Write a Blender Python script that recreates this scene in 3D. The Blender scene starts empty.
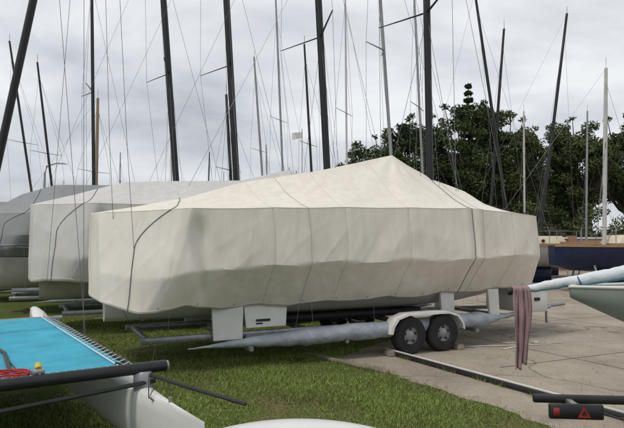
import bpy, math, random
import numpy as np
from mathutils import Vector, noise, Matrix
random.seed(7)
scene = bpy.context.scene
R = math.radians

# ------------------------------------------------------------------ materials
def new_mat(name):
    m = bpy.data.materials.new(name); m.use_nodes = True
    nt = m.node_tree
    return m, nt, nt.nodes['Principled BSDF']

def mat(name, col, rough=0.6, metal=0.0, var=0.15, scale=4.0, bump=0.0, bscale=60.0, col2=None, spec=0.4, detail=5, stretch=(1,1,1), bdist=0.01):
    m, nt, p = new_mat(name)
    N, L = nt.nodes, nt.links
    tc = N.new('ShaderNodeTexCoord'); mp = N.new('ShaderNodeMapping')
    mp.inputs['Scale'].default_value = stretch
    L.new(tc.outputs['Object'], mp.inputs['Vector'])
    nz = N.new('ShaderNodeTexNoise'); nz.inputs['Scale'].default_value = scale
    nz.inputs['Detail'].default_value = detail; nz.inputs['Roughness'].default_value = 0.6
    L.new(mp.outputs[0], nz.inputs['Vector'])
    cr = N.new('ShaderNodeValToRGB')
    cr.color_ramp.elements[0].position = 0.3; cr.color_ramp.elements[1].position = 0.7
    a = [c*(1-var) for c in col]; b = [min(1, c*(1+var)) for c in col]
    if col2: a = col2; b = col
    cr.color_ramp.elements[0].color = (*a, 1); cr.color_ramp.elements[1].color = (*b, 1)
    L.new(nz.outputs['Fac'], cr.inputs[0]); L.new(cr.outputs[0], p.inputs['Base Color'])
    p.inputs['Roughness'].default_value = rough; p.inputs['Metallic'].default_value = metal
    p.inputs['Specular IOR Level'].default_value = spec
    if bump > 0:
        n2 = N.new('ShaderNodeTexNoise'); n2.inputs['Scale'].default_value = bscale; n2.inputs['Detail'].default_value = 4
        L.new(mp.outputs[0], n2.inputs['Vector'])
        bp = N.new('ShaderNodeBump'); bp.inputs['Strength'].default_value = bump; bp.inputs['Distance'].default_value = bdist
        L.new(n2.outputs['Fac'], bp.inputs['Height']); L.new(bp.outputs[0], p.inputs['Normal'])
    return m

def cloth_mat(name, col, dirt):
    m, nt, p = new_mat(name); N, L = nt.nodes, nt.links
    tc = N.new('ShaderNodeTexCoord')
    nz = N.new('ShaderNodeTexNoise'); nz.inputs['Scale'].default_value = 0.7; nz.inputs['Detail'].default_value = 5; nz.inputs['Roughness'].default_value = 0.55
    L.new(tc.outputs['Object'], nz.inputs['Vector'])
    cr = N.new('ShaderNodeValToRGB'); cr.color_ramp.elements[0].position = 0.25; cr.color_ramp.elements[1].position = 0.65
    cr.color_ramp.elements[0].color = (*dirt, 1); cr.color_ramp.elements[1].color = (*col, 1)
    L.new(nz.outputs['Fac'], cr.inputs[0])
    mp = N.new('ShaderNodeMapping'); mp.inputs['Scale'].default_value = (7, 7, 0.5); L.new(tc.outputs['Object'], mp.inputs[0])
    st = N.new('ShaderNodeTexNoise'); st.inputs['Scale'].default_value = 1.0; st.inputs['Detail'].default_value = 4; L.new(mp.outputs[0], st.inputs['Vector'])
    c2 = N.new('ShaderNodeValToRGB'); c2.color_ramp.elements[0].position = 0.25; c2.color_ramp.elements[1].position = 0.6
    c2.color_ramp.elements[0].color = (0.92, 0.91, 0.89, 1); c2.color_ramp.elements[1].color = (1, 1, 1, 1); L.new(st.outputs['Fac'], c2.inputs[0])
    mx = N.new('ShaderNodeMix'); mx.data_type = 'RGBA'; mx.blend_type = 'MULTIPLY'; mx.inputs[0].default_value = 1
    L.new(cr.outputs[0], mx.inputs[6]); L.new(c2.outputs[0], mx.inputs[7]); L.new(mx.outputs[2], p.inputs['Base Color'])
    p.inputs['Roughness'].default_value = 0.85; p.inputs['Specular IOR Level'].default_value = 0.15
    mp2 = N.new('ShaderNodeMapping'); mp2.inputs['Scale'].default_value = (1.6, 1.6, 0.55); mp2.inputs['Rotation'].default_value = (0, R(10), 0); L.new(tc.outputs['Object'], mp2.inputs[0])
    n2 = N.new('ShaderNodeTexNoise'); n2.inputs['Scale'].default_value = 2.4; n2.inputs['Detail'].default_value = 4; n2.inputs['Roughness'].default_value = .48; n2.inputs['Distortion'].default_value = 0.5
    L.new(mp2.outputs[0], n2.inputs['Vector'])
    mp3 = N.new('ShaderNodeMapping'); mp3.inputs['Scale'].default_value = (1.3, 1.3, 0.6); mp3.inputs['Rotation'].default_value = (0, R(-25), 0); L.new(tc.outputs['Object'], mp3.inputs[0])
    n4 = N.new('ShaderNodeTexNoise'); n4.inputs['Scale'].default_value = 1.1; n4.inputs['Detail'].default_value = 2; n4.inputs['Distortion'].default_value = 0.5; L.new(mp3.outputs[0], n4.inputs['Vector'])
    s = N.new('ShaderNodeMath'); s.operation = 'SUBTRACT'; s.inputs[1].default_value = .5; L.new(n4.outputs['Fac'], s.inputs[0])
    ab = N.new('ShaderNodeMath'); ab.operation = 'ABSOLUTE'; L.new(s.outputs[0], ab.inputs[0])
    mr = N.new('ShaderNodeMapRange'); mr.inputs[1].default_value = 0; mr.inputs[2].default_value = .06; mr.inputs[3].default_value = 1; mr.inputs[4].default_value = 0; mr.interpolation_type = 'SMOOTHSTEP'
    L.new(ab.outputs[0], mr.inputs[0])
    n3 = N.new('ShaderNodeTexNoise'); n3.inputs['Scale'].default_value = 240; L.new(tc.outputs['Object'], n3.inputs['Vector'])
    b0 = N.new('ShaderNodeBump'); b0.inputs['Strength'].default_value = 0.16; b0.inputs['Distance'].default_value = 0.016; L.new(mr.outputs[0], b0.inputs['Height'])
    b1 = N.new('ShaderNodeBump'); b1.inputs['Strength'].default_value = 0.36; b1.inputs['Distance'].default_value = 0.05; L.new(n2.outputs['Fac'], b1.inputs['Height']); L.new(b0.outputs[0], b1.inputs['Normal'])
    b2 = N.new('ShaderNodeBump'); b2.inputs['Strength'].default_value = 0.2; b2.inputs['Distance'].default_value = 0.003
    L.new(n3.outputs['Fac'], b2.inputs['Height']); L.new(b1.outputs[0], b2.inputs['Normal']); L.new(b2.outputs[0], p.inputs['Normal'])
    return m

def leaf_mat(name, dark, light, sc=0.35, trans=0.25, rough=0.6):
    m, nt, p = new_mat(name); N, L = nt.nodes, nt.links
    g = N.new('ShaderNodeNewGeometry')
    nz = N.new('ShaderNodeTexNoise'); nz.inputs['Scale'].default_value = sc; nz.inputs['Detail'].default_value = 3
    L.new(g.outputs['Position'], nz.inputs['Vector'])
    ad = N.new('ShaderNodeMath'); ad.operation = 'MULTIPLY_ADD'; ad.inputs[1].default_value = 0.5
    L.new(g.outputs['Random Per Island'], ad.inputs[0])
    s = N.new('ShaderNodeMath'); s.operation = 'SUBTRACT'; s.inputs[1].default_value = 0.25; L.new(nz.outputs['Fac'], s.inputs[0]); L.new(s.outputs[0], ad.inputs[2])
    cr = N.new('ShaderNodeValToRGB'); cr.color_ramp.elements[0].position = 0.25; cr.color_ramp.elements[1].position = 0.75
    cr.color_ramp.elements[0].color = (*dark, 1); cr.color_ramp.elements[1].color = (*light, 1)
    L.new(ad.outputs[0], cr.inputs[0]); L.new(cr.outputs[0], p.inputs['Base Color'])
    p.inputs['Roughness'].default_value = rough; p.inputs['Specular IOR Level'].default_value = 0.2
    return m

M_COVER = cloth_mat('cover_canvas', (0.80, 0.755, 0.675), (0.735, 0.69, 0.61))
M_COVER2 = cloth_mat('cover_canvas_grey', (0.62, 0.61, 0.595), (0.54, 0.535, 0.52))
M_COVER3 = cloth_mat('cover_canvas_dark', (0.30, 0.31, 0.32), (0.24, 0.245, 0.255))
M_SEAM = mat('seam_tape', (0.60, 0.56, 0.49), 0.9, var=.05)
M_GEL = mat('white_gelcoat', (0.70, 0.70, 0.68), 0.3, var=0.06, scale=2)
M_HULLW = mat('dusty_hull_white', (0.42, 0.41, 0.38), 0.5, var=0.12, scale=3)
M_CARBON = mat('black_mast', (0.018, 0.018, 0.02), 0.4, var=0.3, scale=8)
M_ALU = mat('grey_mast', (0.28, 0.29, 0.30), 0.4, 0.3, var=0.15)
M_WHITEMAST = mat('white_mast', (0.5, 0.5, 0.48), 0.5, var=0.1)
M_WOODMAST = mat('varnished_spar', (0.30, 0.22, 0.13), 0.5, var=0.2, stretch=(8, 8, .5))
M_WIRE = mat('rigging_wire', (0.16, 0.16, 0.17), 0.4, 0.3)
M_ROPE = mat('rope', (0.07, 0.07, 0.075), 0.9, bump=0.3)
M_ROPEL = mat('pale_rope', (0.30, 0.29, 0.26), 0.9, bump=0.3)
M_GALV = mat('galvanised_steel', (0.30, 0.31, 0.32), 0.5, 0.6, var=0.25, scale=9, bump=0.1)
M_TYRE = mat('tyre_rubber', (0.022, 0.022, 0.022), 0.85, var=0.3, bump=0.2)
M_PADW = mat('white_painted_board', (0.70, 0.69, 0.66), 0.55, var=0.1, scale=3)
M_BAG = mat('blue_grey_cloth', (0.31, 0.345, 0.385), 0.85, var=0.22, scale=5, bump=0.6, bscale=9, bdist=0.04)
M_BLACK = mat('black_plastic', (0.02, 0.02, 0.022), 0.5, var=0.3)
M_BLUE = mat('blue_strap', (0.03, 0.09, 0.25), 0.6)
M_YEL = mat('yellow_plastic', (0.65, 0.45, 0.04), 0.5)
M_RED = mat('red_rope', (.42, .03, .03), .8)

def ground_mat():
    m, nt, p = new_mat('grass_soil'); N, L = nt.nodes, nt.links
    tc = N.new('ShaderNodeTexCoord')
    n1 = N.new('ShaderNodeTexNoise'); n1.inputs['Scale'].default_value = 0.9; n1.inputs['Detail'].default_value = 8; n1.inputs['Roughness'].default_value = .7
    n2 = N.new('ShaderNodeTexNoise'); n2.inputs['Scale'].default_value = 40; n2.inputs['Detail'].default_value = 5
    L.new(tc.outputs['Object'], n1.inputs['Vector']); L.new(tc.outputs['Object'], n2.inputs['Vector'])
    c = N.new('ShaderNodeValToRGB'); e = c.color_ramp.elements
    e[0].position = .36; e[0].color = (.17, .135, .075, 1); e[1].position = .54; e[1].color = (.09, .13, .03, 1)
    L.new(n1.outputs['Fac'], c.inputs[0])
    c2 = N.new('ShaderNodeValToRGB'); c2.color_ramp.elements[0].color = (.5, .5, .5, 1); c2.color_ramp.elements[1].color = (1.3, 1.3, 1.2, 1)
    c2.color_ramp.elements[0].position = .35; c2.color_ramp.elements[1].position = .65
    L.new(n2.outputs['Fac'], c2.inputs[0])
    mx = N.new('ShaderNodeMix'); mx.data_type = 'RGBA'; mx.blend_type = 'MULTIPLY'; mx.inputs[0].default_value = 1
    L.new(c.outputs[0], mx.inputs[6]); L.new(c2.outputs[0], mx.inputs[7]); L.new(mx.outputs[2], p.inputs['Base Color'])
    p.inputs['Roughness'].default_value = .95; p.inputs['Specular IOR Level'].default_value = .1
    b = N.new('ShaderNodeBump'); b.inputs['Strength'].default_value = .6; b.inputs['Distance'].default_value = .03
    L.new(n2.outputs['Fac'], b.inputs['Height']); L.new(b.outputs[0], p.inputs['Normal'])
    return m

def concrete_mat():
    m, nt, p = new_mat('worn_concrete'); N, L = nt.nodes, nt.links
    tc = N.new('ShaderNodeTexCoord')
    n1 = N.new('ShaderNodeTexNoise'); n1.inputs['Scale'].default_value = 0.5; n1.inputs['Detail'].default_value = 10; n1.inputs['Roughness'].default_value = .7
    n2 = N.new('ShaderNodeTexNoise'); n2.inputs['Scale'].default_value = 90; n2.inputs['Detail'].default_value = 4
    L.new(tc.outputs['Object'], n1.inputs['Vector']); L.new(tc.outputs['Object'], n2.inputs['Vector'])
    c = N.new('ShaderNodeValToRGB'); e = c.color_ramp.elements
    e[0].position = .3; e[0].color = (.23, .195, .155, 1); e[1].position = .6; e[1].color = (.42, .365, .295, 1)
    L.new(n1.outputs['Fac'], c.inputs[0])
    c2 = N.new('ShaderNodeValToRGB'); c2.color_ramp.elements[0].color = (.72, .72, .72, 1); c2.color_ramp.elements[1].color = (1.1, 1.1, 1.1, 1)
    c2.color_ramp.elements[0].position = .35; c2.color_ramp.elements[1].position = .62
    L.new(n2.outputs['Fac'], c2.inputs[0])
    mx = N.new('ShaderNodeMix'); mx.data_type = 'RGBA'; mx.blend_type = 'MULTIPLY'; mx.inputs[0].default_value = 1
    L.new(c.outputs[0], mx.inputs[6]); L.new(c2.outputs[0], mx.inputs[7])
    v = N.new('ShaderNodeTexVoronoi'); v.feature = 'DISTANCE_TO_EDGE'; v.inputs['Scale'].default_value = .35
    n3 = N.new('ShaderNodeTexNoise'); n3.inputs['Scale'].default_value = 1.6; n3.inputs['Detail'].default_value = 5
    L.new(tc.outputs['Object'], n3.inputs['Vector'])
    va = N.new('ShaderNodeMix'); va.data_type = 'RGBA'; va.inputs[0].default_value = .35; L.new(tc.outputs['Object'], va.inputs[6]); L.new(n3.outputs['Color'], va.inputs[7]); L.new(va.outputs[2], v.inputs['Vector'])
    c3 = N.new('ShaderNodeValToRGB'); c3.color_ramp.elements[0].color = (.5, .48, .45, 1); c3.color_ramp.elements[1].color = (1, 1, 1, 1)
    c3.color_ramp.elements[0].position = .0; c3.color_ramp.elements[1].position = .006
    L.new(v.outputs['Distance'], c3.inputs[0])
    n5 = N.new('ShaderNodeTexNoise'); n5.inputs['Scale'].default_value = 1.1; n5.inputs['Detail'].default_value = 3; L.new(tc.outputs['Object'], n5.inputs['Vector'])
    c5 = N.new('ShaderNodeValToRGB'); c5.color_ramp.elements[0].position = .62; c5.color_ramp.elements[0].color = (1, 1, 1, 1); c5.color_ramp.elements[1].position = .72; c5.color_ramp.elements[1].color = (.6, .58, .56, 1)
    L.new(n5.outputs['Fac'], c5.inputs[0])
    m2 = N.new('ShaderNodeMix'); m2.data_type = 'RGBA'; m2.blend_type = 'MULTIPLY'; m2.inputs[0].default_value = 1
    L.new(mx.outputs[2], m2.inputs[6]); L.new(c3.outputs[0], m2.inputs[7])
    m3 = N.new('ShaderNodeMix'); m3.data_type = 'RGBA'; m3.blend_type = 'MULTIPLY'; m3.inputs[0].default_value = 1
    L.new(m2.outputs[2], m3.inputs[6]); L.new(c5.outputs[0], m3.inputs[7]); L.new(m3.outputs[2], p.inputs['Base Color'])
    p.inputs['Roughness'].default_value = .9; p.inputs['Specular IOR Level'].default_value = .2
    b = N.new('ShaderNodeBump'); b.inputs['Strength'].default_value = .3; b.inputs['Distance'].default_value = .008
    L.new(n2.outputs['Fac'], b.inputs['Height']); L.new(b.outputs[0], p.inputs['Normal'])
    return m

# ------------------------------------------------------------------ mesh tools
def link(o, parent=None):
    scene.collection.objects.link(o)
    if parent: o.parent = parent
    return o
def empty(name, loc=(0, 0, 0), rz=0.0):
    e = bpy.data.objects.new(name, None); e.empty_display_size = 0.3
    e.location = loc; e.rotation_euler = (0, 0, rz); return link(e)

class MB:
    def __init__(s): s.v = []; s.f = []; s.m = []; s.mats = []
    def mi(s, mt):
        if mt not in s.mats: s.mats.append(mt)
        return s.mats.index(mt)
    def add(s, vs, fs, mt):
        b = len(s.v); i = s.mi(mt); s.v += [tuple(x) for x in vs]
        for f in fs: s.f.append(tuple(b+k for k in f)); s.m.append(i)
    def tube(s, pts, r, mt, n=8, cap=True, flat=1.0):
        pts = [Vector(p) for p in pts]
        rs = r if isinstance(r, (list, tuple)) else [r]*len(pts)
        vs = []; fs = []
        for i, p in enumerate(pts):
            d = (pts[min(i+1, len(pts)-1)]-pts[max(i-1, 0)]).normalized()
            up = Vector((0, 0, 1)) if abs(d.z) < .9 else Vector((1, 0, 0))
            a = d.cross(up).normalized(); b = a.cross(d).normalized()
            for k in range(n):
                t = 2*math.pi*k/n
                vs.append(p + a*math.cos(t)*rs[i] + b*math.sin(t)*rs[i]*flat)
        for i in range(len(pts)-1):
            for k in range(n):
                k2 = (k+1) % n
                fs.append((i*n+k, i*n+k2, (i+1)*n+k2, (i+1)*n+k))
        if cap:
            fs.append(tuple(range(n))[::-1]); fs.append(tuple((len(pts)-1)*n+k for k in range(n)))
        s.add(vs, fs, mt)
    def box(s, c, d, mt, rz=0, bev=0.0, taper=1.0):
        x, y, z = d[0]/2, d[1]/2, d[2]/2
        b = min(bev, x*.9, y*.9, z*.9)
        if b <= 0:
            vs = [(-x, -y, -z), (x, -y, -z), (x, y, -z), (-x, y, -z), (-x*taper, -y*taper, z), (x*taper, -y*taper, z), (x*taper, y*taper, z), (-x*taper, y*taper, z)]
            fs = [(3, 2, 1, 0), (4, 5, 6, 7), (0, 1, 5, 4), (1, 2, 6, 5), (2, 3, 7, 6), (3, 0, 4, 7)]
        else:
            def ring(ix, iy, zz):
                c_ = b
                return [(-ix+c_, -iy, zz), (ix-c_, -iy, zz), (ix, -iy+c_, zz), (ix, iy-c_, zz), (ix-c_, iy, zz), (-ix+c_, iy, zz), (-ix, iy-c_, zz), (-ix, -iy+c_, zz)]
            vs = ring(x-b*.7, y-b*.7, -z)+ring(x, y, -z+b)+ring(x*taper, y*taper, z-b)+ring((x-b*.7)*taper, (y-b*.7)*taper, z)
            fs = [tuple(range(8))[::-1], tuple(range(24, 32))]
            for r_ in range(3):
                for k in range(8):
                    k2 = (k+1) % 8; fs.append((r_*8+k, r_*8+k2, r_*8+8+k2, r_*8+8+k))
        co, si = math.cos(rz), math.sin(rz)
        vs = [(c[0]+a*co-b_*si, c[1]+a*si+b_*co, c[2]+z_) for a, b_, z_ in vs]
        s.add(vs, fs, mt)
    def build(s, name, parent=None, smooth=True, angle=40):
        me = bpy.data.meshes.new(name); me.from_pydata(s.v, [], s.f)
        for m_ in s.mats: me.materials.append(m_)
        me.polygons.foreach_set('material_index', s.m)
        if smooth:
            me.polygons.foreach_set('use_smooth', [True]*len(s.f))
            try: me.set_sharp_from_angle(angle=R(angle))
            except Exception: pass
        me.update()
        return link(bpy.data.objects.new(name, me), parent)

def fast_mesh(name, V, k, m, parent=None):
    n = len(V)//k
    me = bpy.data.meshes.new(name)
    me.vertices.add(len(V)); me.vertices.foreach_set('co', V.astype(np.float32).ravel())
    me.loops.add(len(V)); me.loops.foreach_set('vertex_index', np.arange(len(V), dtype=np.int32))
    me.polygons.add(n); me.polygons.foreach_set('loop_start', np.arange(0, len(V), k, dtype=np.int32))
    try: me.polygons.foreach_set('loop_total', np.full(n, k, dtype=np.int32))
    except Exception: pass
    me.materials.append(m); me.update(calc_edges=True); me.validate()
    return link(bpy.data.objects.new(name, me), parent)

def tab(x, pts):
    if x <= pts[0][0]: return pts[0][1]
    for (a, va), (b, vb) in zip(pts, pts[1:]):
        if x <= b: return va+(vb-va)*(x-a)/(b-a)
    return pts[-1][1]
def nz(x, y, z=0): return noise.noise(Vector((x, y, z)))
def sstep(x): x = max(0, min(1, x)); return x*x*(3-2*x)

# ------------------------------------------------------------------ covered sailboat
W_TAB = [(0, 0.0), (.02, .36), (.10, .46), (1.04, 1.20), (1.14, 1.245), (3, 1.28), (5, 1.27), (6.6, 1.2), (7.4, 1.09), (7.66, 1.0), (7.75, .72), (7.78, 0)]
LEN = 7.78

def build_boat(name, origin, rz, ridge, mats, seed, gun=((0, 2.14), (1, 2.18), (3.3, 2.26), (5.9, 2.32), (7.7, 2.24)), bottom=((0, .98), (.5, .86), (2, .83), (4, .84), (6, .88), (7.7, .97)), belts=(5.95,), peak=None, hullmat=None, detail=1.0, cords=()):
    e = empty(name, origin, rz)
    ns = int(230*detail); a, b, c = (int(14*detail)+2, int(16*detail)+2, int(20*detail)+2)
    S = [0, .005, .02, .06, .10]+[0.10+(7.66-.10)*i/ns for i in range(1, ns+1)]+[7.70, 7.74, 7.77, 7.78]
    SEAMS = (2.3, 3.45, 4.6, 6.9)
    def section(s):
        zg = tab(s, gun)-.010*abs(math.sin(s*2.7)); zr = max(tab(s, ridge), zg+.01); zb = tab(s, bottom)
        zb += .035*nz(s*1.3, seed, 3)+.012*nz(s*5, seed, 7) - .03*abs(math.sin(s*2.85+seed))
        crk = .43+.05*nz(s*.8, seed, 1)-.10*sstep((1.8-s)/1.0)
        half = []
        for i in range(a+b+1):
            q = i/(a+b)
            z = zb+(zg-zb)*q; fr = 1-q
            se = min(s+.60*fr*max(0, 1-s/2.2), LEN) if s > .02 else s
            w = tab(se, W_TAB)
            tuck = .52*(1-.55*sstep((s-6.7)/.9))
            if q < crk: inn = -.065+tuck*((crk-q)/crk)*min(1, max(.12, (s-.35)/1.5))
            else: inn = -.065*(1-(q-crk)/(1-crk))
            off = (.045*nz(s*.9+z*.5, z*.6, seed)+.022*nz(s*2.6-z*1.4, z*.8, seed+5)+.006*nz(s*6+z*3.0, z*1.2, seed+9))*min(1, fr*2.0+.1)
            r1 = 1-min(1, abs(nz(s*1.1+z*.9, z*.5-s*.2, seed+21))*5); r2 = 1-min(1, abs(nz(s*1.6-z*1.3, z*.7, seed+31))*6)
            off += (.007*r1*r1+.005*r2*r2)*min(1, fr*3)
            off += .006*math.sin(s*8+2*nz(s, z, seed))*fr
            wedge = 1.22+.16*fr
            off -= .08*math.exp(-((s-wedge)/(.05+.16*fr*(1-fr)*2))**2)*sstep(fr*4)*sstep((1-fr)*3+.25)
            off += .05*math.exp(-((s-wedge-.38)/.16)**2)*sstep(fr*2.5)*(1-fr)
            for bs in belts: off -= .026*math.exp(-((s-bs)/.05)**2); off += .012*math.exp(-((abs(s-bs)-.14)/.07)**2)
            for ss in SEAMS: off -= .006*math.exp(-((s-ss)/.035)**2)
            y = max(0.0, w-inn+off*min(1, w/.4))
            half.append((y, z))
        roof = []
        w = tab(s, W_TAB)
        wg = half[-1][0]
        for i in range(1, c+1):
            q = i/c
            y = wg*(1-q)
            zz = zg+(zr-zg)*(q**1.12) - .05*math.sin(q*math.pi)*min(1, (zr-zg)*1.5)
            zz += (.022*nz(s*1.3, y*1.3, seed+11)+.006*nz(s*4+y*2, y*2.5, seed+15))*math.sin(min(q, 1)*math.pi*.9)
            r3 = 1-min(1, abs(nz(s*1.0+y*1.2, y*.6, seed+41))*6); zz += .005*r3*r3*math.sin(q*math.pi*.95)
            if peak is not None:
                dx = s-peak; rr = math.hypot(dx, y); ph = math.atan2(y, dx)
                zz += .022*math.sin(ph*9+seed)*math.exp(-rr/1.5)*min(1, rr*3)*(1 if q < .98 else 0)
            roof.append((y, zz))
        return half, roof
    V = []; n = None
    for s in S:
        h, r = section(s)
        line = [(-y, z) for y, z in h]+[(-y, z) for y, z in r]+[(y, z) for y, z in reversed(r[:-1])]+[(y, z) for y, z in reversed(h)]
        n = len(line)
        for y, z in line: V.append((s+.02*nz(y*3, z*2, seed+2), y, z))
    F = []
    for i in range(len(S)-1):
        for k in range(n-1):
            F.append((i*n+k, (i+1)*n+k, (i+1)*n+k+1, i*n+k+1))
    mb = MB(); mb.add(V, F, mats[0])
    cover = mb.build('canvas_cover', e, angle=32)
    so = cover.modifiers.new('thick', 'SOLIDIFY'); so.thickness = .006; so.offset = -1
    rb = MB()
    nh = a+b+1; nt_ = nh+c
    def pt(s0, i, sg, up=.008):
        h, r_ = section(s0)
        L_ = h+r_
        y, z = L_[i]; return (s0+.02*nz(sg*y*3, z*2, seed+2), sg*(y+up*(1 if i < len(h) else 0)), z+(up if i >= len(h) else 0))
    for bs in belts:
        for sg in (-1, 1): rb.tube([pt(bs, i, sg) for i in range(nt_)], .004, M_ROPE, 5)
    for sg in (-1, 1):
        P = []
        for i in range(nt_):
            if i < nh: q = i/(nh-1); s0 = .38+.12*q if q < .6 else .452+((q-.6)/.4)**1.8*.46
            else: q = (i-nh)/c; s0 = .93+.35*q
            P.append(pt(s0, i, sg, .009))
        rb.tube(P, .0045, M_ROPE, 5)
    for (sa, sb, mm) in cords:
        for sg in (-1, 1):
            rb.tube([pt(sa+(sb-sa)*i/nt_, i, sg, .009) for i in range(nt_)], .0024, mm, 5)
            p = pt(sa, 0, sg); rb.tube([p, (sa-.03, p[1]*.92, .45)], .0024, mm, 4)
    for sgn in (-1, 1):
        for s0 in np.arange(.9, 7.4, 1.1):
            h, r_ = section(s0); y, z = h[0]
            rb.tube([(s0, sgn*(y), z+.02), (s0+.05, sgn*.78, .50)], .003, M_ROPEL, 4)
    rb.build('tie_ropes', e)
    sm = MB()
    for s0 in SEAMS:
        for sg in (-1, 1): sm.tube([pt(s0, i, sg, .0015) for i in range(nt_)], .0035, M_SEAM, 4)
    for sg in (-1, 1):
        sm.tube([pt(s0, 1, sg, .001) for s0 in np.arange(.15, 7.6, .06)], .005, M_SEAM, 4)
        sm.tube([pt(s0, nh-1, sg, .001) for s0 in np.arange(.15, 7.6, .06)], .003, M_SEAM, 4)
        for s0 in np.arange(.75, 7.5, .55):
            p = pt(s0, 2, sg, .006); sm.tube([p, (p[0], p[1]+sg*.005, p[2])], .012, M_GALV, 8)
    sm.build('sewn_seams', e)
    hm = hullmat or M_GEL
    hv = []; hf = []; prof = [(1.0, 1.40), (.92, 1.15), (.76, .96), (.60, .80), (.42, .68), (.22, .62), (0, .60)]
    st = [.2, .4, .8, 1.2, 1.7, 2.5, 3.5, 4.5, 5.5, 6.3, 7.0, 7.4]
    for s in st:
        w = tab(s, W_TAB)-.24
        rise = .25*max(0, (s-5.5)/2.1)**2
        row = [(-w*p_, z+rise*(1 if z < 1 else 0)) for p_, z in prof]+[(w*p_, z+rise*(1 if z < 1 else 0)) for p_, z in reversed(prof[:-1])]
        for y, z in row: hv.append((s, y, z))
    k = 2*len(prof)-1
    for i in range(len(st)-1):
        for j in range(k-1): hf.append((i*k+j, i*k+j+1, (i+1)*k+j+1, (i+1)*k+j))
    hf.append(tuple(range(k))); hf.append(tuple((len(st)-1)*k+j for j in range(k))[::-1])
    hb = MB(); hb.add(hv, hf, hm); hb.build('hull', e)
    return e

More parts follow.
